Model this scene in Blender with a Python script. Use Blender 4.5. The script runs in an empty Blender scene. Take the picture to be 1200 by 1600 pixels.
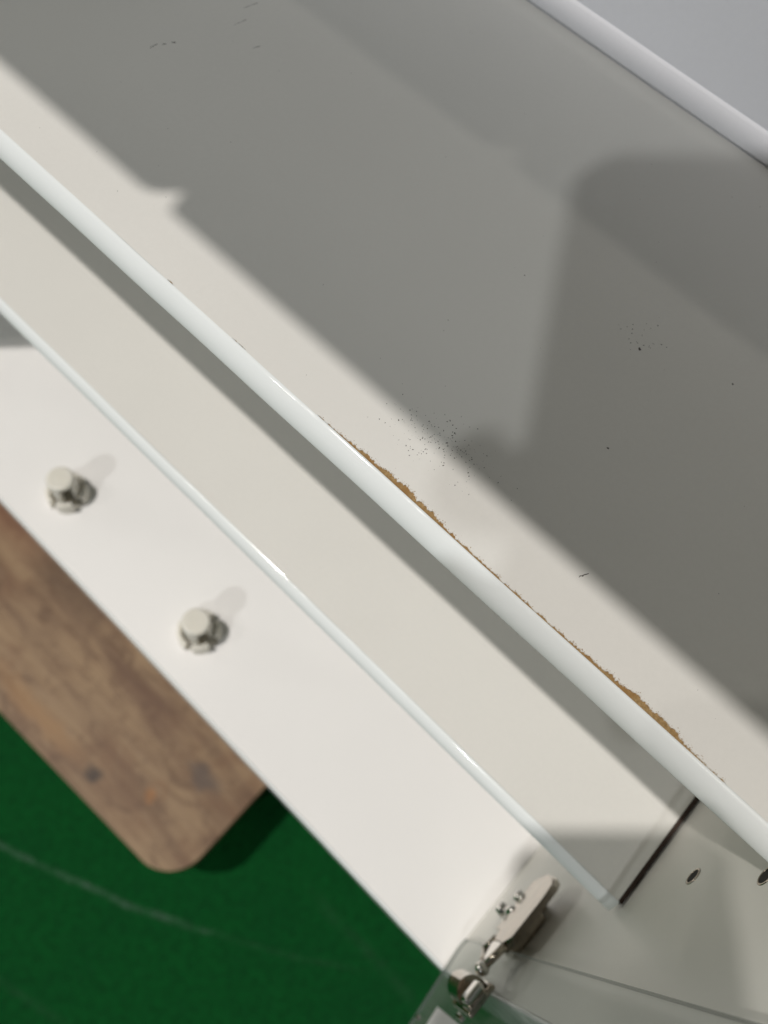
import bpy, bmesh, math, random
from mathutils import Vector, Matrix, noise

random.seed(7)
S = bpy.context.scene
COL = S.collection
CZ = 0.8424                       # camera height above the carpet; heights below are written as depth under the lens

# ------------------------------------------------------------------ camera
RC = ((0.7190954, 0.6876671, 0.10007883),      # image right, in world axes
      (0.65992211, -0.63064697, -0.40839589),  # image down
      (-0.21772601, 0.35971984, -0.90730206))  # view direction
U = Vector(RC[0]).normalized()
N = -Vector(RC[2]).normalized()
V = N.cross(U).normalized()
cam = bpy.data.cameras.new('camera')
cam.sensor_fit = 'VERTICAL'
cam.sensor_height = 32.0
cam.lens = 1304 / 1600 * 32.0
cam.clip_start = 0.002
cam.clip_end = 100
cam.dof.use_dof = True
cam.dof.focus_distance = 0.156
cam.dof.aperture_fstop = 14.0
co = bpy.data.objects.new('camera', cam)
COL.objects.link(co)
M3 = Matrix((U, V, N)).transposed()
co.matrix_world = Matrix.Translation((0, 0, CZ)) @ M3.to_4x4()
S.camera = co

# ------------------------------------------------------------------ light: even hall light and ceiling spotlights, with one added fill lamp
w = bpy.data.worlds.new('World')
S.world = w
w.use_nodes = True
bg = w.node_tree.nodes['Background']
bg.inputs[0].default_value = (0.91, 1.0, 1.0, 1)
bg.inputs[1].default_value = 0.070

def spot(name, d, dist, power, radius, col):
    l = bpy.data.lights.new(name, 'SPOT')
    l.energy = power
    l.shadow_soft_size = radius
    l.spot_size = math.radians(60)
    l.spot_blend = 0.6
    l.color = col
    o = bpy.data.objects.new(name, l)
    v = Vector(d).normalized()
    o.location = Vector((-0.06, 0.06, CZ - 0.16)) + v * dist
    o.rotation_euler = v.to_track_quat('Z', 'Y').to_euler()
    COL.objects.link(o)
    return o

spot('spotlight_or_fill', (-0.29, -0.30, 1), 7.0, 1215, 0.080, (1.0, 0.955, 0.912))
spot('spotlight_or_fill', (-0.513, -0.674, 1), 7.0, 110, 0.060, (1.0, 0.96, 0.90))
spot('spotlight_or_fill', (0.075, -1.28, 1), 7.0, 385, 0.085, (0.96, 0.985, 0.99))
spot('spotlight_or_fill', (-1.30, -0.62, 0.20), 4.5, 80, 0.45, (1.0, 0.97, 0.92))  # low fill lamp added at the left to brighten the right side panel

S.view_settings.view_transform = 'Standard'
S.view_settings.look = 'None'
S.view_settings.exposure = 0
S.view_settings.gamma = 1

# ------------------------------------------------------------------ materials
def new_mat(name):
    m = bpy.data.materials.new(name)
    m.use_nodes = True
    nt = m.node_tree
    return m, nt, nt.nodes['Principled BSDF']

class NB:
    """small node builder"""
    def __init__(s, nt):
        s.nt = nt
        s.co = nt.nodes.new('ShaderNodeTexCoord').outputs['Object']
    def map(s, scale, rot=(0, 0, 0), loc=(0, 0, 0)):
        n = s.nt.nodes.new('ShaderNodeMapping')
        n.inputs['Scale'].default_value = scale
        n.inputs['Rotation'].default_value = rot
        n.inputs['Location'].default_value = loc
        s.nt.links.new(s.co, n.inputs['Vector'])
        return n.outputs[0]
    def noise(s, vec, scale, detail=3, rough=0.5, dist=0.0):
        n = s.nt.nodes.new('ShaderNodeTexNoise')
        n.inputs['Scale'].default_value = scale
        n.inputs['Detail'].default_value = detail
        n.inputs['Roughness'].default_value = rough
        n.inputs['Distortion'].default_value = dist
        if vec is not None: s.nt.links.new(vec, n.inputs['Vector'])
        return n.outputs['Fac']
    def put(s, sock, v):
        if isinstance(v, bpy.types.NodeSocket): s.nt.links.new(v, sock)
        else: sock.default_value = v
    def m(s, op, a, b=0.0, c=0.0):
        n = s.nt.nodes.new('ShaderNodeMath')
        n.operation = op
        for i, v in enumerate((a, b, c)): s.put(n.inputs[i], v)
        return n.outputs[0]
    def step(s, v, lo, hi, a=0.0, b=1.0):
        n = s.nt.nodes.new('ShaderNodeMapRange')
        n.interpolation_type = 'SMOOTHSTEP'
        for i, q in enumerate((v, lo, hi, a, b)): s.put(n.inputs[i], q)
        return n.outputs[0]
    def mix(s, f, a, b, mode='MIX'):
        n = s.nt.nodes.new('ShaderNodeMix')
        n.data_type = 'RGBA'
        n.blend_type = mode
        s.put(n.inputs[0], f)
        s.put(n.inputs[6], a if isinstance(a, bpy.types.NodeSocket) else (*a, 1))
        s.put(n.inputs[7], b if isinstance(b, bpy.types.NodeSocket) else (*b, 1))
        return n.outputs[2]
    def xyz(s):
        n = s.nt.nodes.new('ShaderNodeSeparateXYZ')
        s.nt.links.new(s.co, n.inputs[0])
        return n.outputs
    def bump(s, h, strength, dist, bsdf):
        n = s.nt.nodes.new('ShaderNodeBump')
        n.inputs['Strength'].default_value = strength
        n.inputs['Distance'].default_value = dist
        s.nt.links.new(h, n.inputs['Height'])
        s.nt.links.new(n.outputs[0], bsdf.inputs['Normal'])

def melamine(name, col, rough, var=0.03, spec=0.5, bump=0.10):
    m, nt, b = new_mat(name)
    k = NB(nt)
    big = k.noise(k.map((1, 1, 1)), 9, 3)
    fine = k.noise(k.map((1, 1, 1)), 900, 3, 0.7)
    f = k.m('ADD', k.m('MULTIPLY', big, 0.8), k.m('MULTIPLY', fine, 0.2))
    c1 = tuple(v * (1 - var) for v in col)
    c2 = tuple(min(1, v * (1 + var)) for v in col)
    nt.links.new(k.mix(k.step(f, 0.35, 0.65), c1, c2), b.inputs['Base Color'])
    b.inputs['Specular IOR Level'].default_value = spec
    b.inputs['Roughness'].default_value = rough
    k.bump(fine, bump, 0.00003, b)
    return m

M_SHELF = melamine('cream_laminate', (0.785, 0.768, 0.724), 0.30, 0.03)
M_BOT = melamine('white_laminate', (0.86, 0.845, 0.825), 0.42, 0.02)
M_SIDE = melamine('side_laminate', (0.84, 0.825, 0.755), 0.42)
M_GREY = melamine('bounce_dimming_grey', (0.26, 0.26, 0.255), 0.45)  # for the unseen top panel, kept dark to cut bounce light
M_BACK = melamine('cool_white_laminate', (0.76, 0.775, 0.825), 0.30)
M_TRIM = melamine('bluish_white_trim', (0.88, 0.88, 0.92), 0.35)

m, nt, b = new_mat('edge_band_plastic'); M_EDGE = m
k = NB(nt)
b.inputs['Base Color'].default_value = (0.86, 0.89, 0.885, 1)
nz = k.noise(k.map((75, 40, 40)), 1.0, 2)
nt.links.new(k.step(nz, 0.40, 0.62, 0.05, 0.15), b.inputs['Roughness'])
h = k.m('ADD', k.noise(k.map((40, 60, 60)), 1.0, 1), k.m('MULTIPLY', k.noise(k.map((260, 300, 300)), 1.0, 1), 0.12))
k.bump(h, 0.35, 0.0010, b)

m, nt, b = new_mat('raw_fibreboard'); M_CORE = m
k = NB(nt)
n1 = k.noise(k.map((1, 1, 1)), 1500, 4, 0.7)
n2 = k.noise(k.map((1, 1, 1)), 260, 3, 0.6)
c = k.mix(k.step(n1, 0.3, 0.7), (0.26, 0.165, 0.070), (0.43, 0.29, 0.140))
nt.links.new(k.mix(k.step(n2, 0.42, 0.7), c, (0.31, 0.18, 0.070)), b.inputs['Base Color'])
b.inputs['Roughness'].default_value = 0.95
b.inputs['Specular IOR Level'].default_value = 0.1
k.bump(n1, 0.8, 0.0002, b)

m, nt, b = new_mat('gap_shade_board_end'); M_END = m
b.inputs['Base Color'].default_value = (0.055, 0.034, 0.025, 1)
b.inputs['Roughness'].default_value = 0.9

m, nt, b = new_mat('peg_plastic'); M_PEG = m
k = NB(nt)
nt.links.new(k.mix(k.noise(k.map((1, 1, 1)), 300, 2), (0.70, 0.67, 0.59), (0.78, 0.75, 0.67)), b.inputs['Base Color'])
b.inputs['Roughness'].default_value = 0.35
b.inputs['Subsurface Weight'].default_value = 0.55
b.inputs['Subsurface Radius'].default_value = (1.0, 0.95, 0.85)
b.inputs['Subsurface Scale'].default_value = 0.004

m, nt, b = new_mat('nickel'); M_METAL = m
k = NB(nt)
n1 = k.noise(k.map((1, 1, 1)), 220, 3)
nt.links.new(k.mix(k.step(n1, 0.3, 0.7), (0.42, 0.37, 0.30), (0.58, 0.51, 0.43)), b.inputs['Base Color'])
b.inputs['Metallic'].default_value = 1
nt.links.new(k.step(n1, 0.3, 0.7, 0.10, 0.24), b.inputs['Roughness'])
k.bump(k.noise(k.map((1, 1, 1)), 90, 2), 0.3, 0.001, b)

m, nt, b = new_mat('chrome'); M_CHROME = m
b.inputs['Base Color'].default_value = (0.86, 0.82, 0.76, 1)
b.inputs['Metallic'].default_value = 1
b.inputs['Roughness'].default_value = 0.12

m, nt, b = new_mat('dark_hole'); M_HOLE = m
b.inputs['Base Color'].default_value = (0.02, 0.018, 0.015, 1)
b.inputs['Roughness'].default_value = 0.8

m, nt, b = new_mat('dust'); M_DUST = m
b.inputs['Base Color'].default_value = (0.09, 0.08, 0.07, 1)
b.inputs['Roughness'].default_value = 1.0

m, nt, b = new_mat('sticker_paper'); M_STICKER = m
b.inputs['Base Color'].default_value = (0.85, 0.85, 0.86, 1)
b.inputs['Roughness'].default_value = 0.5

m, nt, b = new_mat('phone_dark'); M_PHONE = m
b.inputs['Base Color'].default_value = (0.03, 0.032, 0.036, 1)
b.inputs['Roughness'].default_value = 0.35
m, nt, b = new_mat('phone_glass'); M_PGLASS = m
b.inputs['Base Color'].default_value = (0.01, 0.01, 0.012, 1)
b.inputs['Roughness'].default_value = 0.08

# clear glass: tinted see-through with weak gloss; grey diffuse stands in for reflection haze
m, nt, b = new_mat('door_glass'); M_GLASS = m
nt.nodes.remove(b)
out = [n for n in nt.nodes if n.type == 'OUTPUT_MATERIAL'][0]
tr = nt.nodes.new('ShaderNodeBsdfTransparent'); tr.inputs[0].default_value = (0.965, 0.975, 0.968, 1)
gl = nt.nodes.new('ShaderNodeBsdfGlossy'); gl.inputs['Roughness'].default_value = 0.05
mx = nt.nodes.new('ShaderNodeMixShader')
mx.inputs[0].default_value = 0.05; nt.links.new(tr.outputs[0], mx.inputs[1]); nt.links.new(gl.outputs[0], mx.inputs[2])
df = nt.nodes.new('ShaderNodeBsdfDiffuse'); df.inputs[0].default_value = (0.62, 0.62, 0.61, 1)
m2 = nt.nodes.new('ShaderNodeMixShader'); m2.inputs[0].default_value = 0.105
nt.links.new(mx.outputs[0], m2.inputs[1]); nt.links.new(df.outputs[0], m2.inputs[2])
nt.links.new(m2.outputs[0], out.inputs[0])
m, nt, b = new_mat('glass_cut_edge'); M_GEDGE = m
b.inputs['Base Color'].default_value = (0.10, 0.13, 0.115, 1)
b.inputs['Roughness'].default_value = 0.15
b.inputs['Alpha'].default_value = 0.65

# wood of the bench top (object coords = metres from the camera foot)
m, nt, b = new_mat('stained_shadowed_wood'); M_WOOD = m
k = NB(nt)
g1 = k.noise(k.map((7, 40, 40), (0, 0, 0.12)), 1.0, 5, 0.6, 0.9)
g2 = k.noise(k.map((22, 230, 230), (0, 0, 0.34)), 1.0, 4, 0.65, 0.35)
bl = k.noise(k.map((13, 18, 18), (0, 0, 0.4)), 1.0, 4, 0.65, 0.7)
bl2 = k.noise(k.map((36, 60, 40), (0, 0, 0.25)), 1.0, 5, 0.7, 0.9)
c = k.mix(k.step(g1, 0.30, 0.66), (0.185, 0.105, 0.052), (0.324, 0.208, 0.107))
c = k.mix(k.m('MULTIPLY', k.step(g2, 0.44, 0.66), 0.36), c, (0.146, 0.069, 0.025))
c = k.mix(k.m('MULTIPLY', k.step(bl, 0.46, 0.66), 0.55), c, (0.167, 0.074, 0.028))
c = k.mix(k.m('MULTIPLY', k.step(bl2, 0.48, 0.66), 0.7), c, (0.122, 0.058, 0.022))
X, Y, Z = k.xyz()
wob = k.m('MULTIPLY', k.m('SUBTRACT', k.noise(k.map((60, 60, 60)), 1.0, 3), 0.5), 0.022)
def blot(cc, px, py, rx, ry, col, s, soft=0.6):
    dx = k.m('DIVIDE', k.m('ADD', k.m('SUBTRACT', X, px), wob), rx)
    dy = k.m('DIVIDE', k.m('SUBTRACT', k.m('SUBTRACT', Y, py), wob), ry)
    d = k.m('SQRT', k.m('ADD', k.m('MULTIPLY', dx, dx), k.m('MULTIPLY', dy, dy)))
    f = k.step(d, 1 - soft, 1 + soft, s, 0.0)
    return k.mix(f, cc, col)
def ring(cc, px, py, r, wdt, col, s):
    dx = k.m('ADD', k.m('SUBTRACT', X, px), wob); dy = k.m('SUBTRACT', Y, py)
    d = k.m('SQRT', k.m('ADD', k.m('MULTIPLY', dx, dx), k.m('MULTIPLY', dy, dy)))
    f = k.step(k.m('ABSOLUTE', k.m('SUBTRACT', d, r)), 0.0, wdt, s, 0.0)
    return k.mix(f, cc, col)
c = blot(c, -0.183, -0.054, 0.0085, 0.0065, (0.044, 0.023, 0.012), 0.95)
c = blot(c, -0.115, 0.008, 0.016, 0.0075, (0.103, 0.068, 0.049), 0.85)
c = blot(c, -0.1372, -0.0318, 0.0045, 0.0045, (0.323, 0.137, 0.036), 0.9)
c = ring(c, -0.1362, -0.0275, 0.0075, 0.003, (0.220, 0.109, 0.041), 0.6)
c = blot(c, -0.330, 0.040, 0.050, 0.020, (0.106, 0.054, 0.023), 0.7, 0.5)  # cast shadow band painted dark into the wood
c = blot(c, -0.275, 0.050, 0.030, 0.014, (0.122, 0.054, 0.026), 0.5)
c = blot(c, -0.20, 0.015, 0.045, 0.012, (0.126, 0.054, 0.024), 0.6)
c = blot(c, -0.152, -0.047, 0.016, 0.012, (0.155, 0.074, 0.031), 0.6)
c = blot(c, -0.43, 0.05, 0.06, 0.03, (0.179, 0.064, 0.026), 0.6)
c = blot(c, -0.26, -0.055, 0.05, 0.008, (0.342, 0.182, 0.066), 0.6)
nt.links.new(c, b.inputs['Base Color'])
b.inputs['Roughness'].default_value = 0.55
k.bump(g2, 0.35, 0.0008, b)

# green exhibition carpet
m, nt, b = new_mat('green_carpet'); M_CARPET = m
k = NB(nt)
X, Y, Z = k.xyz()
f1 = k.noise(k.map((1, 1, 1)), 620, 4, 0.75)
f2 = k.noise(k.map((1, 1, 1)), 140, 5, 0.75)
f3 = k.noise(k.map((60, 260, 1), (0, 0, 0.5)), 1.0, 3, 0.6)
c = k.mix(k.step(f1, 0.3, 0.72), (0.001, 0.058, 0.009), (0.008, 0.168, 0.034))
c = k.mix(k.m('MULTIPLY', k.step(f2, 0.38, 0.66), 0.55), c, (0.0015, 0.040, 0.009))
f4 = k.noise(k.map((1, 1, 1)), 13, 4, 0.6)
c = k.mix(k.m('MULTIPLY', k.step(f4, 0.40, 0.68), 0.30), c, (0.003, 0.062, 0.016))
c = k.mix(k.m('MULTIPLY', k.step(f3, 0.55, 0.8), 0.4), c, (0.012, 0.105, 0.032))
wob = k.m('MULTIPLY', k.m('SUBTRACT', k.noise(k.map((28, 28, 28)), 1.0, 4), 0.5), 0.009)
patch = k.step(k.noise(k.map((40, 40, 1)), 1.0, 3), 0.36, 0.62)
thin = k.step(k.noise(k.map((300, 300, 1)), 1.0, 3, 0.7), 0.35, 0.62)
def scuff(cc, a0, a1, a2, x0, x1, wdt, s):
    ln = k.m('ADD', a0, k.m('ADD', k.m('MULTIPLY', X, a1), k.m('MULTIPLY', k.m('MULTIPLY', X, X), a2)))
    d = k.m('ABSOLUTE', k.m('ADD', k.m('SUBTRACT', Y, ln), wob))
    f = k.step(d, 0.0, wdt, s, 0.0)
    e = k.m('MULTIPLY', k.step(X, x0 - 0.03, x0 + 0.03), k.step(X, x1 - 0.03, x1 + 0.03, 1.0, 0.0))
    f = k.m('MULTIPLY', k.m('MULTIPLY', f, e), k.m('MULTIPLY', k.m('ADD', k.m('MULTIPLY', patch, 0.7), 0.3), k.m('ADD', k.m('MULTIPLY', thin, 0.7), 0.3)))
    return k.mix(f, cc, (0.20, 0.30, 0.24))
c = scuff(c, -0.0615, 0.56, 0.55, -0.34, -0.03, 0.0050, 0.45)
c = scuff(c, -0.0615, 0.56, 0.55, -0.03, 0.08, 0.005, 0.08)
c = scuff(c, 0.0092, 0.01, 0.0, 0.02, 0.15, 0.009, 0.07)
c = scuff(c, -0.19, 0.25, 0.0, -0.2, 0.1, 0.006, 0.07)
nt.links.new(c, b.inputs['Base Color'])
b.inputs['Roughness'].default_value = 1.0
b.inputs['Specular IOR Level'].default_value = 0.05
b.inputs['Sheen Weight'].default_value = 0.04
k.bump(f1, 0.9, 0.003, b)

# ------------------------------------------------------------------ mesh helpers (points are x, y, depth under the lens)
def P(x, y, h): return Vector((x, y, CZ - h))

def obj(name, bm, mat, parent=None, smooth=False):
    me = bpy.data.meshes.new(name)
    bmesh.ops.recalc_face_normals(bm, faces=bm.faces)
    bm.to_mesh(me); bm.free()
    for mm in (mat if isinstance(mat, (list, tuple)) else [mat]): me.materials.append(mm)
    if smooth:
        for p in me.polygons: p.use_smooth = True
    o = bpy.data.objects.new(name, me)
    COL.objects.link(o)
    if parent is not None: o.parent = parent
    return o

def thing(name, label, cat, group=None):
    o = bpy.data.objects.new(name, None)
    COL.objects.link(o)
    o['label'] = label; o['category'] = cat
    if group: o['group'] = group
    return o

def box(bm, x0, x1, y0, y1, h0, h1, bev=0.0, seg=2):
    vs = [bm.verts.new(P(x, y, h)) for h in (h1, h0) for x, y in ((x0, y0), (x1, y0), (x1, y1), (x0, y1))]
    fs = [bm.faces.new([vs[i] for i in q]) for q in ((3, 2, 1, 0), (4, 5, 6, 7), (0, 1, 5, 4), (1, 2, 6, 5), (2, 3, 7, 6), (3, 0, 4, 7))]
    if bev > 0:
        es = {e for f in fs for e in f.edges}
        bmesh.ops.bevel(bm, geom=list(es), offset=bev, segments=seg, affect='EDGES', profile=0.5)
    return bm

def boxbm(*a, **kw):
    return box(bmesh.new(), *a, **kw)

def prism(bm, pts, h0, h1, mat_side=0):
    """outline in x,y extruded from depth h1 (bottom) to h0 (top)"""
    lo = [bm.verts.new(P(x, y, h1)) for x, y in pts]
    hi = [bm.verts.new(P(x, y, h0)) for x, y in pts]
    bm.faces.new(list(reversed(lo))); bm.faces.new(hi)
    n = len(pts)
    for i in range(n):
        f = bm.faces.new((lo[i], lo[(i + 1) % n], hi[(i + 1) % n], hi[i])); f.material_index = mat_side
    return bm

def cyl(bm, c, axis, r0, r1, length, n=24, cap=True, rot=0.0):
    """tapered cylinder from point c along axis"""
    a = Vector(axis).normalized()
    u = a.orthogonal().normalized(); v = a.cross(u)
    A, B = [], []
    for i in range(n):
        t = 2 * math.pi * i / n + rot
        d = u * math.cos(t) + v * math.sin(t)
        A.append(bm.verts.new(c + d * r0)); B.append(bm.verts.new(c + a * length + d * r1))
    for i in range(n):
        bm.faces.new((A[i], A[(i + 1) % n], B[(i + 1) % n], B[i]))
    if cap:
        bm.faces.new(list(reversed(A))); bm.faces.new(B)
    return bm

def tube(bm, c, axis, ro, ri, length, n=28):
    a = Vector(axis).normalized()
    u = a.orthogonal().normalized(); v = a.cross(u)
    R = []
    for r, z in ((ro, 0), (ro, length * 0.8), (ro * 0.93, length), (ri * 1.06, length), (ri, length * 0.8), (ri, -length * 2)):
        R.append([bm.verts.new(c + a * z + (u * math.cos(2 * math.pi * i / n) + v * math.sin(2 * math.pi * i / n)) * r) for i in range(n)])
    for q in range(len(R) - 1):
        for i in range(n):
            bm.faces.new((R[q][i], R[q][(i + 1) % n], R[q + 1][(i + 1) % n], R[q + 1][i]))
    return bm

# ------------------------------------------------------------------ carpet
bm = bmesh.new()
vs = [bm.verts.new((x, y, 0)) for x, y in ((-4, -4), (4, -4), (4, 4), (-4, 4))]
bm.faces.new(vs)
carpet = obj('carpet', bm, M_CARPET)
carpet['kind'] = 'structure'

# ------------------------------------------------------------------ cabinet
XR, XL = 0.0628, -0.325          # inner faces of the side panels
YF, YB = 0.020, 0.1916           # front plane, face of the back panel
H_TOP, H_BOT = -0.035, 0.3644    # underside of the top panel, upper face of the bottom panel
TP = 0.016
cab = thing('wall_cabinet', 'white open fronted cabinet seen from above with nickel hinge and clear glass door', 'cabinet')

# unseen top panel with the little nick in its front edge (it shapes the shadow on the shelf)
nick = -0.1668
out = [(XL - TP, YF), (nick - 0.0055, YF), (nick - 0.0030, YF + 0.0009), (nick - 0.0004, YF + 0.0056), (nick + 0.0010, YF + 0.0060),
       (nick + 0.0022, YF + 0.0022), (nick + 0.0036, YF), (XR + TP, YF), (XR + TP, 0.1302), (XL - TP, 0.1302)]  # back of the unseen panel cut short to let light in
obj('unseen_top_panel', prism(bmesh.new(), out, H_TOP - TP, H_TOP), M_GREY, cab)

bp = obj('bottom_panel', boxbm(XL - TP, XR + TP, YF + 0.0012, YB + 0.008, H_BOT, H_BOT + TP), M_BOT, cab)
obj('edge_band', boxbm(XL - TP, XR + TP, YF, YF + 0.00115, H_BOT - 0.00005, H_BOT + TP + 0.00005, bev=0.0004), M_EDGE, bp)

side = obj('side_panel', boxbm(XR, XR + TP, YF + 0.0012, YB, H_TOP + 0.0002, H_BOT - 0.0002), M_SIDE, cab)
obj('edge_band', boxbm(XR - 0.00005, XR + TP, YF, YF + 0.00115, H_TOP + 0.0002, H_BOT - 0.0003, bev=0.0004), M_EDGE, side)
sideL = obj('side_panel', boxbm(XL - TP, XL, YF + 0.0012, YB, H_TOP + 0.0002, H_BOT - 0.0002), M_SIDE, cab)
obj('edge_band', boxbm(XL - TP, XL + 0.00005, YF, YF + 0.00115, H_TOP + 0.0002, H_BOT - 0.0003, bev=0.0004), M_EDGE, sideL)
back = obj('back_panel', boxbm(XL - TP, XR + TP, YB, YB + 0.0079, H_TOP + 0.0002, H_BOT - 0.0002), M_BACK, cab)

# shelf pin holes with metal sleeves in the right side panel
for hy, hh in ((0.0632, 0.1954), (0.0628, 0.1634), (0.0630, 0.1314), (0.0630, 0.0994)):
    bm = tube(bmesh.new(), P(XR + 0.0001, hy, hh), (-1, 0, 0), 0.0023, 0.0018, 0.0003)
    s = obj('pin_sleeve', bm, M_METAL, side, True)
    obj('pin_hole', cyl(bmesh.new(), P(XR - 0.00012, hy, hh), (1, 0, 0), 0.0018, 0.0018, 0.0001, 20), M_HOLE, side)

# pegs standing on the bottom panel
def lathe(bm, prof, n=40, sec=None):
    """rings of (radius, z); sec = (start, end) angles for an open wall piece"""
    rings = []
    for r, z in prof:
        cnt = n if sec is None else n + 1
        a0, a1 = (0, 2 * math.pi) if sec is None else sec
        rings.append([bm.verts.new((math.cos(a0 + (a1 - a0) * i / n) * r, math.sin(a0 + (a1 - a0) * i / n) * r, z)) for i in range(cnt)])
    for a, b2 in zip(rings, rings[1:]):
        m_ = len(a)
        for i in range(m_ if sec is None else m_ - 1):
            bm.faces.new((a[i], a[(i + 1) % m_], b2[(i + 1) % m_], b2[i]))
    if sec is None:
        if prof[-1][0] > 1e-5: bm.faces.new(rings[-1])
    else:
        for e in (0, -1): bm.faces.new([r_[e] for r_ in rings])
    return bm
for i, (px, py, rt) in enumerate(((-0.1955, 0.0440, 0.0), (-0.1035, 0.0430, 0.12))):
    bm = lathe(bmesh.new(), ((0.0040, 0.0004), (0.0060, 0.0004), (0.0062, 0.0158), (0.0040, 0.0158), (0.0040, 0.0004)), 32, (0.20 + rt, 5.45 + rt))
    o = obj('plastic_peg', bm, M_PEG, cab)
    bm = lathe(bmesh.new(), ((0.0012, 0.0159), (0.0060, 0.0159), (0.0062, 0.0168), (0.0056, 0.0177), (0.0050, 0.0179)))
    obj('peg_cap', bm, M_PEG, o)
    o.location = P(px, py, H_BOT - 0.00005)
    for a0, a1, zt in ((3.35, 4.75, 0.0052), (5.15, 5.95, 0.0070), (0.25, 1.1, 0.0060), (1.55, 2.75, 0.0058)):
        bm = lathe(bmesh.new(), ((0.0076, 0.0), (0.0074, zt), (0.0080, zt + 0.0006), (0.0094, zt), (0.0099, 0.0), (0.0076, 0.0)), 14, (a0 + rt, a1 + rt))
        obj('peg_collar', bm, M_PEG, o, False)
    bm = lathe(bmesh.new(), ((0.0090, 0.0006), (0.0055, 0.0008)), 32)
    obj('peg_base', bm, M_PEG, o)

# hinge on the right side panel
def rod(bm, p, q, r0, r1=None, n=12):
    p, q = Vector(p), Vector(q)
    return cyl(bm, p, q - p, r0, r1 if r1 else r0, (q - p).length, n)
hin = obj('hinge', boxbm(0.0587, XR, 0.0330, 0.0480, 0.2790, 0.2960, bev=0.0007), M_METAL, cab)
obj('hinge_block', boxbm(0.0560, XR - 0.0001, 0.0370, 0.0525, 0.2880, 0.2950), M_METAL, hin)
bm = bmesh.new()
pts = [(0.0335, 0.2595), (0.0480, 0.2600), (0.0535, 0.2606), (0.0562, 0.2650), (0.0568, 0.2730), (0.0562, 0.2815), (0.0545, 0.2855), (0.0510, 0.2862), (0.0420, 0.2835), (0.0335, 0.2795), (0.0312, 0.2770), (0.0308, 0.2650)]
a = [bm.verts.new(P(0.0540 + 0.00006 * abs(hh - 0.272) * 100, yy, hh)) for yy, hh in pts]
c2 = [bm.verts.new(P(0.0576, yy, max(hh + 0.0035, 0.2668))) for yy, hh in pts]
bm.faces.new(a); bm.faces.new(list(reversed(c2)))
for i in range(len(pts)):
    bm.faces.new((a[i], a[(i + 1) % len(pts)], c2[(i + 1) % len(pts)], c2[i]))
bmesh.ops.bevel(bm, geom=[e for e in bm.edges if all(v in a for v in e.verts)], offset=0.0010, segments=3, affect='EDGES')
obj('hinge_arm', bm, M_METAL, hin, False)
obj('arm_flange', boxbm(0.0577, 0.0592, 0.0485, 0.0560, 0.2735, 0.2790, bev=0.0005), M_METAL, hin)
for x, yy, hh, r, st in ((0.0540, 0.0432, 0.2985, 0.0023, 0.2830), (0.0540, 0.0482, 0.2880, 0.0021, 0.2840)):
    bm = rod(bmesh.new(), P(x + 0.001, yy, st), P(x + 0.001, yy, hh), r * 0.65)
    cyl(bm, P(x - 0.0012, yy, hh), (1, 0, 0), r * 0.8, r, 0.0030, 16)
    obj('hinge_screw', bm, M_CHROME, hin, True)
bm = cyl(bmesh.new(), P(0.0575, 0.0345, 0.2830), (1, 0, 0), 0.0016, 0.0018, 0.0020, 16)
obj('hinge_screw', bm, M_CHROME, hin, True)
# links between arm and knuckle
PV = P(0.0548, 0.0230, 0.2690)
bm = rod(bmesh.new(), P(0.0548, 0.0290, 0.2835), PV, 0.0010)
rod(bm, P(0.0552, 0.0318, 0.2655), PV, 0.0012)
rod(bm, P(0.0550, 0.0330, 0.2800), P(0.0550, 0.0285, 0.2830), 0.0013)
obj('hinge_link', bm, M_METAL, hin, True)
bm = bmesh.new()
tri = [(0.0318, 0.2790), (0.0318, 0.2680), (0.0246, 0.2690), (0.0262, 0.2745)]
lo = [bm.verts.new(P(0.0543, y, h)) for y, h in tri]; hi = [bm.verts.new(P(0.0556 + 0.0012 * (n_ % 2), y, h)) for n_, (y, h) in enumerate(tri)]
bm.faces.new(lo); bm.faces.new(list(reversed(hi)))
for i in range(4): bm.faces.new((lo[i], lo[(i + 1) % 4], hi[(i + 1) % 4], hi[i]))
obj('spring_plate', bm, M_CHROME, hin)
bm = bmesh.new()
bmesh.ops.create_uvsphere(bm, u_segments=16, v_segments=10, radius=0.0021, matrix=Matrix.Translation(PV))
obj('hinge_pivot', bm, M_CHROME, hin, True)
# upright knuckle clamped to the glass with its bright cover plate
bm = cyl(bmesh.new(), P(0.0562, 0.0165, 0.2880), (0, 0, 1), 0.0036, 0.0042, 0.0040, 24)
cyl(bm, P(0.0562, 0.0165, 0.2838), (0, 0, 1), 0.0044, 0.0044, 0.0165, 24)
obj('hinge_knuckle', bm, M_METAL, hin)
obj('clamp_plate', boxbm(0.0572, 0.0590, 0.0110, 0.0215, 0.2600, 0.2860, bev=0.0006), M_METAL, hin)
obj('cover_plate', boxbm(0.0525, 0.0548, 0.0122, 0.0190, 0.2520, 0.2575, bev=0.0010, seg=3), M_CHROME, hin)
obj('cover_plate', boxbm(0.0549, 0.0572, 0.0118, 0.0188, 0.2545, 0.2640, bev=0.0010, seg=3), M_METAL, hin)

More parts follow.
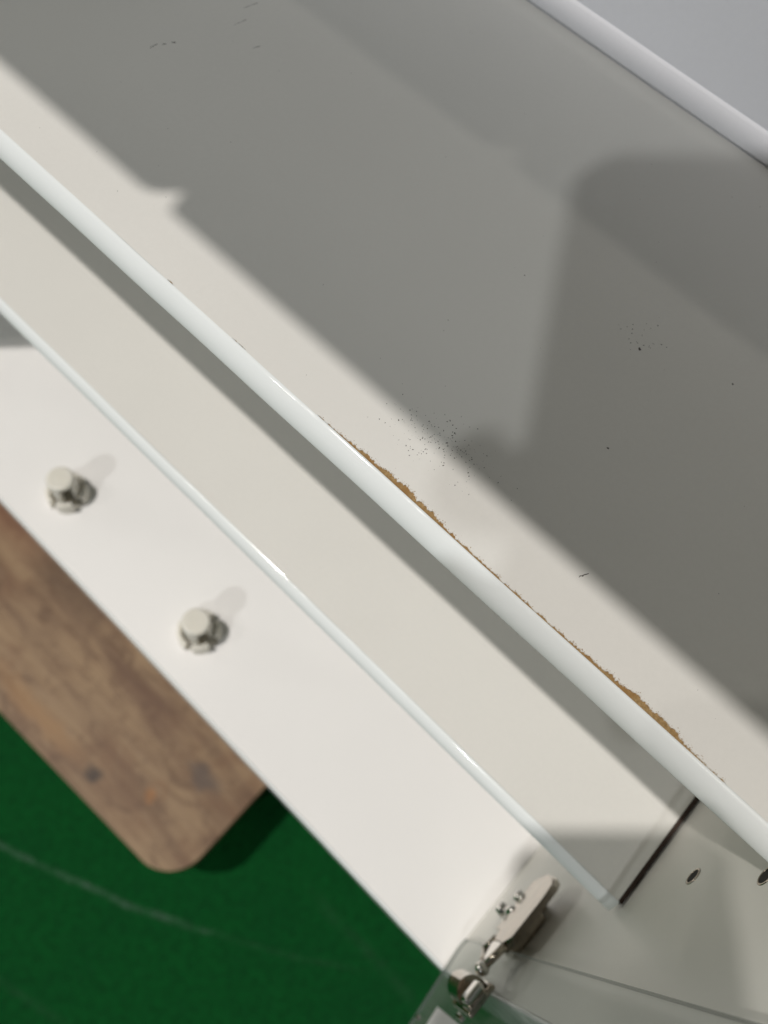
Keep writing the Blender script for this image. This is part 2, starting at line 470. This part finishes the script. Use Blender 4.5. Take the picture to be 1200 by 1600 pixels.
# clear glass door, swung open, nearly in line with the side panel
def glass_pt(s, off=0.0):          # s = metres out from the hinge side along the door
    return (0.0586 + 0.113 * s + off, 0.0325 - 0.9936 * s)
GH0, GH1, GT = 0.118, 0.3462, 0.0014
r = 0.006
prof = [(0.0, GH0)] + [(r - r * math.cos(t * math.pi / 12), GH1 - r + r * math.sin(t * math.pi / 12)) for t in range(0, 7)] + [(0.30, GH1), (0.30, GH0)]
bm = bmesh.new()
fr_, bk_ = [], []
for s, hh in prof:
    x, y = glass_pt(s); fr_.append(bm.verts.new(P(x, y, hh)))
    x, y = glass_pt(s, GT); bk_.append(bm.verts.new(P(x, y, hh)))
f1 = bm.faces.new(fr_); f2 = bm.faces.new(list(reversed(bk_)))
for i in range(len(prof)):
    f = bm.faces.new((fr_[i], bk_[i], bk_[(i + 1) % len(prof)], fr_[(i + 1) % len(prof)])); f.material_index = 1
door = obj('glass_door', bm, [M_GLASS, M_GEDGE], cab)
bm = bmesh.new()
q = []
for s, hh in ((0.0243, 0.3180), (0.0243, 0.2760), (0.0560, 0.2760), (0.0560, 0.3180)):
    x, y = glass_pt(s, -0.0003); q.append(P(x, y, hh))
lo = [bm.verts.new(v) for v in q]; hi = [bm.verts.new(v + Vector((0.00025, 0, 0))) for v in q]
bm.faces.new(lo); bm.faces.new(list(reversed(hi)))
for i in range(4): bm.faces.new((lo[i], lo[(i + 1) % 4], hi[(i + 1) % 4], hi[i]))
obj('sticker', bm, M_STICKER, door)
for sx, ha, hb in ((0.0310, 0.3320, 0.3360), (0.0228, 0.2760, 0.2830)):
    x, y = glass_pt(sx, -0.0015)
    obj('metal_clip', boxbm(x, x + 0.0014, y - 0.0008, y + 0.0008, ha, hb, bev=0.0003), M_CHROME, door)

# ------------------------------------------------------------------ shelves
def band_profile(yt, h0, tan_end):
    """section of the rounded nose: tight at the upper joint, long sloping face, tight at the bottom"""
    def run(L):
        y, h, pts = yt, h0, [(yt, h0)]
        n = 36
        for i in range(n):
            u = (i + 0.5) / n
            if u < 0.14: th = 38 * (u / 0.14)
            elif u < 0.84: th = 38 + 40 * (u - 0.14) / 0.70
            else: th = 78 + 97 * (u - 0.84) / 0.16
            th = math.radians(th)
            y -= math.cos(th) * L / n; h += math.sin(th) * L / n
            pts.append((y, h))
        return pts
    lo, hi = 0.002, 0.02
    for _ in range(40):
        L = (lo + hi) / 2
        if min(y / h for y, h in run(L)) > tan_end: lo = L
        else: hi = L
    return run(L)

def edge_band(parent, x0, x1, prof, inner, wavy=0.0, step=0.0015):
    bm = bmesh.new()
    prof = prof + [(inner + 0.0012, prof[-1][1])]
    prof = prof + [(prof[-1][0], prof[0][1] + 0.0004), (inner, prof[0][1] + 0.0004)]
    n = max(2, int((x1 - x0) / step))
    rows = []
    for i in range(n + 1):
        x = x0 + (x1 - x0) * i / n
        row = []
        for y, h in prof:
            dy = wavy * noise.noise(Vector((x * 38, 3.1, h * 60)))
            dh = wavy * 0.6 * noise.noise(Vector((x * 30, 8.7, y * 50)))
            row.append(bm.verts.new(P(x, y + dy, h + dh)))
        rows.append(row)
    for a, b2 in zip(rows, rows[1:]):
        for j in range(len(prof) - 1):
            bm.faces.new((a[j], b2[j], b2[j + 1], a[j + 1]))
        bm.faces.new((a[-1], b2[-1], b2[0], a[0]))
    bm.faces.new(list(reversed(rows[0]))); bm.faces.new(rows[-1])
    return obj('edge_band', bm, M_EDGE, parent, True)

# upper shelf, with the chipped laminate along its edge
H1 = 0.1400
YT1 = 0.0610                       # joint between edge band and laminate
PROF1 = band_profile(YT1, H1, 0.398)
T1 = PROF1[-1][1] - H1
X0, X1 = XL + 0.0008, XR - 0.0008
up = thing('shelf', 'upper shelf board with brown chipped front edge, nearest the camera', 'shelf', 'shelves inside the cabinet')
LAM = 0.00035
core = obj('core_board', boxbm(X0, X1, YT1 - 0.0001, 0.1890, H1 + LAM, H1 + T1 - 0.0004), M_CORE, up)
edge_band(up, X0, X1, PROF1, YT1, wavy=0.00012)

key = [(-0.40, 0), (-0.1005, 0.0), (-0.0998, 0.16), (-0.0985, 0.0), (-0.0810, 0.0), (-0.0803, 0.16), (-0.0796, 0.02), (-0.0783, 0.14), (-0.077, 0.0), (-0.0570, 0.0),
       (-0.0550, 0.12), (-0.0500, 0.28), (-0.0460, 0.50), (-0.0440, 0.85), (-0.0405, 0.62), (-0.0390, 0.95), (-0.0362, 0.80), (-0.0340, 0.98), (-0.0310, 0.66),
       (-0.0295, 0.85), (-0.0255, 0.70), (-0.0235, 0.42), (-0.0190, 0.34), (-0.0150, 0.22), (-0.0100, 0.16), (-0.0060, 0.20), (0.0000, 0.18), (0.0040, 0.26), (0.0080, 0.36),
       (0.0120, 0.48), (0.0150, 0.66), (0.0185, 0.70), (0.0215, 0.98), (0.0240, 0.86), (0.0265, 0.98), (0.0285, 0.78), (0.0315, 0.46), (0.0340, 0.22), (0.0380, 0.10), (0.0400, 0.18),
       (0.0415, 0.0), (0.40, 0)]
def chip(x):
    for (a, da), (c3, dc) in zip(key, key[1:]):
        if a <= x <= c3:
            d = da + (dc - da) * (x - a) / (c3 - a); break
    if d > 0.03:
        rag = 0.36 * noise.noise(Vector((x * 800, 1.3, 0))) + 0.32 * noise.noise(Vector((x * 2300, 5.3, 0))) + 0.13 * abs(noise.noise(Vector((x * 5200, 9.1, 0))))
        d = max(0.02, d + rag * min(1.0, 0.35 + d))
    return d * 0.00125 - (0.00012 if d == 0 else 0)
bm = bmesh.new()
xs = []
x = X0
while x < X1:
    xs.append(x)
    x += 0.00011 if -0.105 < x < 0.05 else 0.002
xs.append(X1)
lo, hi, bk = [], [], []
for x in xs:
    y = YT1 + 0.00003 + chip(x)
    lo.append(bm.verts.new(P(x, y, H1 + LAM - 0.00002))); hi.append(bm.verts.new(P(x, y, H1))); bk.append(bm.verts.new(P(x, 0.1890, H1)))
for i in range(len(xs) - 1):
    bm.faces.new((lo[i], lo[i + 1], hi[i + 1], hi[i])); bm.faces.new((hi[i], hi[i + 1], bk[i + 1], bk[i]))
obj('laminate_sheet', bm, M_SHELF, up)
obj('underside_sheet', boxbm(X0, X1, YT1 + 0.0013, 0.1890, H1 + T1 - 0.0004, H1 + T1), M_SHELF, up)
# flakes broken loose beside the chips
bm = bmesh.new()
def flake(bm, x, y, h, r, thick, ang=None, ecc=1.0):
    n = random.randint(5, 7)
    ang = random.uniform(0, 6.28) if ang is None else ang
    base, top = [], []
    for i in range(n):
        t = 2 * math.pi * i / n
        q = r * random.uniform(0.65, 1.2)
        dx, dy = math.cos(t) * q * ecc, math.sin(t) * q
        X_, Y_ = x + dx * math.cos(ang) - dy * math.sin(ang), y + dx * math.sin(ang) + dy * math.cos(ang)
        base.append(bm.verts.new(P(X_, Y_, h)))
        top.append(bm.verts.new(P(x + (X_ - x) * 0.7, y + (Y_ - y) * 0.7, h - thick * random.uniform(0.7, 1.2))))
    bm.faces.new(top)
    for i in range(n): bm.faces.new((base[i], base[(i + 1) % n], top[(i + 1) % n], top[i]))
for i in range(430):
    x = random.uniform(-0.056, 0.042)
    d = chip(x)
    if d < 0.00022: continue
    flake(bm, x, YT1 + d + abs(random.gauss(0, 0.00028)) + 0.00004, H1, random.choice((0.00003, 0.00004, 0.00005, 0.00009)), 0.00005)
fl = obj('loose_flake', bm, M_CORE, up)
fl['kind'] = 'stuff'

# lower shelf, loose between the side panels, with a visible gap at its right end
H2 = 0.2237
YT2 = 0.0542
PROF2 = band_profile(YT2, H2, 0.2262)
T2 = PROF2[-1][1] - H2
X1b = XR - 0.0016
low = thing('shelf', 'lower shelf board with thin white edge and dark gap at its right end', 'shelf', 'shelves inside the cabinet')
obj('core_board', boxbm(X0, X1b + 0.0011, YT2 + 0.0001, 0.1890, H2 + LAM, H2 + T2 - 0.0004), M_END, low)  # near-black core end runs into the gap, painting its shade
edge_band(low, X0, X1b + 0.0002, PROF2, YT2, wavy=0.00006, step=0.003)
obj('laminate_sheet', boxbm(X0, X1b - 0.0002, YT2 + 0.00002, 0.1890, H2, H2 + LAM), M_SHELF, low)
obj('underside_sheet', boxbm(X0, X1b, YT2 + 0.0013, 0.1890, H2 + T2 - 0.0004, H2 + T2), M_SHELF, low)
# white bead along the back of the upper shelf
bm = bmesh.new()
tp = [(0.1893, H1 - 0.0001), (0.1893, H1 - 0.0004), (0.1911, 0.1349), (YB - 0.0001, 0.1341), (YB - 0.0001, H1 - 0.0001)]
lo = [bm.verts.new(P(X0, y, h)) for y, h in tp]; hi = [bm.verts.new(P(X1, y, h)) for y, h in tp]
bm.faces.new(lo); bm.faces.new(list(reversed(hi)))
for i in range(5): bm.faces.new((lo[i], lo[(i + 1) % 5], hi[(i + 1) % 5], hi[i]))
obj('back_trim', bm, M_TRIM, cab)
# dark end caps of the shelf pins carrying the lower shelf
bm = cyl(bmesh.new(), P(XR, 0.0630, H2 + T2 + 0.0026), (-1, 0, 0), 0.0025, 0.0025, 0.0075, 16)
obj('shelf_pin', bm, M_METAL, cab, True)

# ------------------------------------------------------------------ dust and scuffs on the upper shelf
bm = bmesh.new()
for i in range(210):                                       # dark crumbs behind the first chip
    x = random.gauss(-0.0365, 0.0062); y = 0.0742 + random.gauss(0, 0.0030) + 0.10 * (x + 0.0355)
    flake(bm, x, y, H1, random.choice((0.00004, 0.00005, 0.00007, 0.00009, 0.00012)), 0.00004, ecc=random.uniform(1, 1.8))
for i in range(22):
    flake(bm, random.gauss(-0.0325, 0.0026), random.gauss(0.0762, 0.0014), H1, random.uniform(0.00004, 0.00012), 0.00005, ecc=random.uniform(1, 2))
for i in range(26):                                        # sparse crumbs further in
    flake(bm, random.gauss(-0.0245, 0.0030), random.gauss(0.1235, 0.0020), H1, random.uniform(0.00005, 0.00014), 0.00005, ecc=random.uniform(1, 2))
for x, y, rr in ((-0.0222, 0.1219, 0.00030), (-0.0513, 0.1183, 0.00012), (-0.0546, 0.0969, 0.0001), (-0.0124, 0.0977, 0.0002), (-0.0032, 0.1297, 0.0002), (0.0006, 0.0727, 0.00012)):
    flake(bm, x, y, H1, rr, 0.00005, ecc=1.5)
for i in range(70):                                        # a few specks anywhere
    flake(bm, random.uniform(-0.17, 0.045), random.uniform(0.064, 0.18), H1, random.uniform(0.00003, 0.00008), 0.00003, ecc=random.uniform(1, 2))
for x, y, ln, an in ((-0.1554, 0.1034, 0.0009, 1.5), (-0.1544, 0.1058, 0.0003, 1.2), (-0.1535, 0.1078, 0.0003, 1.0), (-0.1490, 0.1249, 0.0016, 1.45), (-0.1520, 0.1310, 0.0018, 1.4), (-0.1400, 0.1220, 0.0008, 1.3), (0.0006, 0.0729, 0.0009, 1.1)):
    for q in range(6):
        t = (q / 5 - 0.5) * 2
        flake(bm, x + math.cos(an) * ln * t + random.gauss(0, 0.00006), y + math.sin(an) * ln * t, H1, random.uniform(0.00006, 0.00013), 0.00003, ang=an, ecc=3)
dust = obj('dust_crumb', bm, M_DUST)
dust['kind'] = 'stuff'
dust['label'] = 'dark crumbs and specks of dust lying on the upper shelf'
dust['category'] = 'dust'

# ------------------------------------------------------------------ wooden bench below
bench = thing('wooden_bench', 'low brown wooden bench top with rounded corner on the green carpet', 'bench')
HW, TW = 0.75, 0.022
a = math.radians(2.3)
cx, cy = -0.0690, -0.0685         # where the two straight edges would meet
ex = Vector((-math.cos(a), -math.sin(a))); ey = Vector((-math.sin(a), math.cos(a)))
rr = 0.034
LX, LY = 0.75, 0.36
def bp_(u, v): p = Vector((cx, cy)) + ex * u + ey * v; return (p.x, p.y)
outl = []
for (ou, ov, s0) in ((rr, rr, 0), (rr, LY - rr, 1), (LX - rr, LY - rr, 2), (LX - rr, rr, 3)):
    for i in range(13):
        t = math.pi / 2 * i / 12
        d = [(-math.sin(t), -math.cos(t)), (-math.cos(t), math.sin(t)), (math.sin(t), math.cos(t)), (math.cos(t), -math.sin(t))][s0]
        outl.append(bp_(ou + rr * d[0], ov + rr * d[1]))
bm = bmesh.new()
prism(bm, list(reversed(outl)), HW, HW + TW)
bmesh.ops.bevel(bm, geom=[e for e in bm.edges if all(abs(v.co.z - (CZ - HW)) < 1e-6 for v in e.verts)], offset=0.0025, segments=3, affect='EDGES')
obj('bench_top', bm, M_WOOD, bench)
for u, v in ((0.07, 0.07), (0.07, LY - 0.07), (LX - 0.07, 0.07), (LX - 0.07, LY - 0.07)):
    x, y = bp_(u, v)
    obj('leg', cyl(bmesh.new(), Vector((x, y, 0.0005)), (0, 0, 1), 0.016, 0.020, CZ - HW - TW - 0.0005, 20), M_WOOD, bench, True)

# ------------------------------------------------------------------ the phone that takes the picture (its shadow falls on the shelf)
ph = thing('phone', 'dark phone held level above the shelf, casting its shadow on it', 'phone')
def phone_slab(bm, u0, u1, v0, v1, n0, n1, rad):
    pts = []
    for (su, sv, t0) in ((u1 - rad, v1 - rad, 0), (u0 + rad, v1 - rad, 1), (u0 + rad, v0 + rad, 2), (u1 - rad, v0 + rad, 3)):
        for i in range(9):
            t = math.pi / 2 * (t0 + i / 8)
            pts.append((su + rad * math.cos(t), sv + rad * math.sin(t)))
    O = Vector((0, 0, CZ))
    lo = [bm.verts.new(O + U * p + V * q + N * n0) for p, q in pts]
    hi = [bm.verts.new(O + U * p + V * q + N * n1) for p, q in pts]
    bm.faces.new(list(reversed(lo))); bm.faces.new(hi)
    for i in range(len(pts)):
        bm.faces.new((lo[i], lo[(i + 1) % len(pts)], hi[(i + 1) % len(pts)], hi[i]))
    return bm
obj('phone_body', phone_slab(bmesh.new(), -0.0615, 0.0078, -0.132, 0.0150, 0.0035, 0.0113, 0.006), M_PHONE, ph)
obj('phone_screen', phone_slab(bmesh.new(), -0.0585, 0.0050, -0.129, 0.0120, 0.0114, 0.0117, 0.008), M_PGLASS, ph)
obj('camera_bump', phone_slab(bmesh.new(), -0.0220, 0.0065, -0.025, 0.0125, 0.0015, 0.0034, 0.007), M_PHONE, ph)

# ------------------------------------------------------------------ the hand that holds the phone
m, nt, b = new_mat('skin'); M_SKIN = m
k = NB(nt)
nt.links.new(k.mix(k.noise(k.map((1, 1, 1)), 120, 3), (0.52, 0.30, 0.21), (0.62, 0.38, 0.28)), b.inputs['Base Color'])
b.inputs['Roughness'].default_value = 0.5
b.inputs['Subsurface Weight'].default_value = 0.1
b.inputs['Subsurface Scale'].default_value = 0.004
m, nt, b = new_mat('dark_sleeve'); M_SLEEVE = m
k = NB(nt)
nt.links.new(k.mix(k.noise(k.map((1, 1, 1)), 400, 3), (0.02, 0.022, 0.03), (0.05, 0.052, 0.06)), b.inputs['Base Color'])
b.inputs['Roughness'].default_value = 0.9
def UV(u, v, n): return Vector((0, 0, CZ)) + U * u + V * v + N * n
hv, he, hr = [], [], []
def joint(p, r, parent=None):
    hv.append(UV(*p)); hr.append(r)
    if parent is not None: he.append((parent, len(hv) - 1))
    return len(hv) - 1
j0 = joint((0.048, -0.152, 0.032), 0.022)                        # wrist
j1 = joint((0.040, -0.118, 0.018), 0.022, j0)
j2 = joint((0.030, -0.088, 0.006), 0.018, j1)                    # middle of the palm
arm = joint((0.085, -0.245, 0.085), 0.028, j0)
for v0, v1, dl, rr_ in ((-0.054, -0.045, 0.002, 0.0080), (-0.073, -0.065, 0.005, 0.0084), (-0.090, -0.083, 0.002, 0.0080), (-0.106, -0.100, -0.006, 0.0071)):
    kn = joint((0.020, v0, -0.004), rr_ * 1.2, j2)               # knuckle beside the right edge of the phone
    a_ = joint((-0.004, (v0 + v1) / 2, -0.0125), rr_, kn)        # across the back
    b_ = joint((-0.040 - dl, v1, -0.0130), rr_ * 0.94, a_)
    c_ = joint((-0.0635 - dl * 0.6, v1 + 0.001, -0.0070), rr_ * 0.86, b_)
    joint((-0.0700 - dl * 0.5, v1 + 0.002, 0.0050), rr_ * 0.75, c_)   # tip curled round the left edge
t1 = joint((0.030, -0.086, 0.022), 0.0130, j1)                   # thumb, laid over the front
t2 = joint((0.012, -0.068, 0.0255), 0.0105, t1)
t3 = joint((-0.008, -0.057, 0.0225), 0.0092, t2)
joint((-0.020, -0.050, 0.0205), 0.0075, t3)
me = bpy.data.meshes.new('hand')
me.from_pydata([tuple(v) for v in hv], he, [])
me.materials.append(M_SKIN)
hand = bpy.data.objects.new('hand', me)
COL.objects.link(hand)
sk = hand.modifiers.new('skin', 'SKIN')
sk.use_smooth_shade = True
if me.skin_vertices:
    for i, r_ in enumerate(hr): me.skin_vertices[0].data[i].radius = (r_, r_)
    me.skin_vertices[0].data[0].use_root = True
ss = hand.modifiers.new('subdivision', 'SUBSURF'); ss.levels = 2; ss.render_levels = 2
person = thing('person', 'right hand with dark sleeve holding the phone above the shelf', 'person')
hand.parent = person
bm = bmesh.new()
A0, A1 = UV(0.058, -0.176, 0.046), UV(0.150, -0.400, 0.175)
cyl(bm, A0, A1 - A0, 0.034, 0.050, (A1 - A0).length, 32, cap=False)
cyl(bm, A0 + (A1 - A0) * 0.004, A1 - A0, 0.031, 0.047, (A1 - A0).length * 0.99, 32, cap=True)
obj('sleeve', bm, M_SLEEVE, person, True)
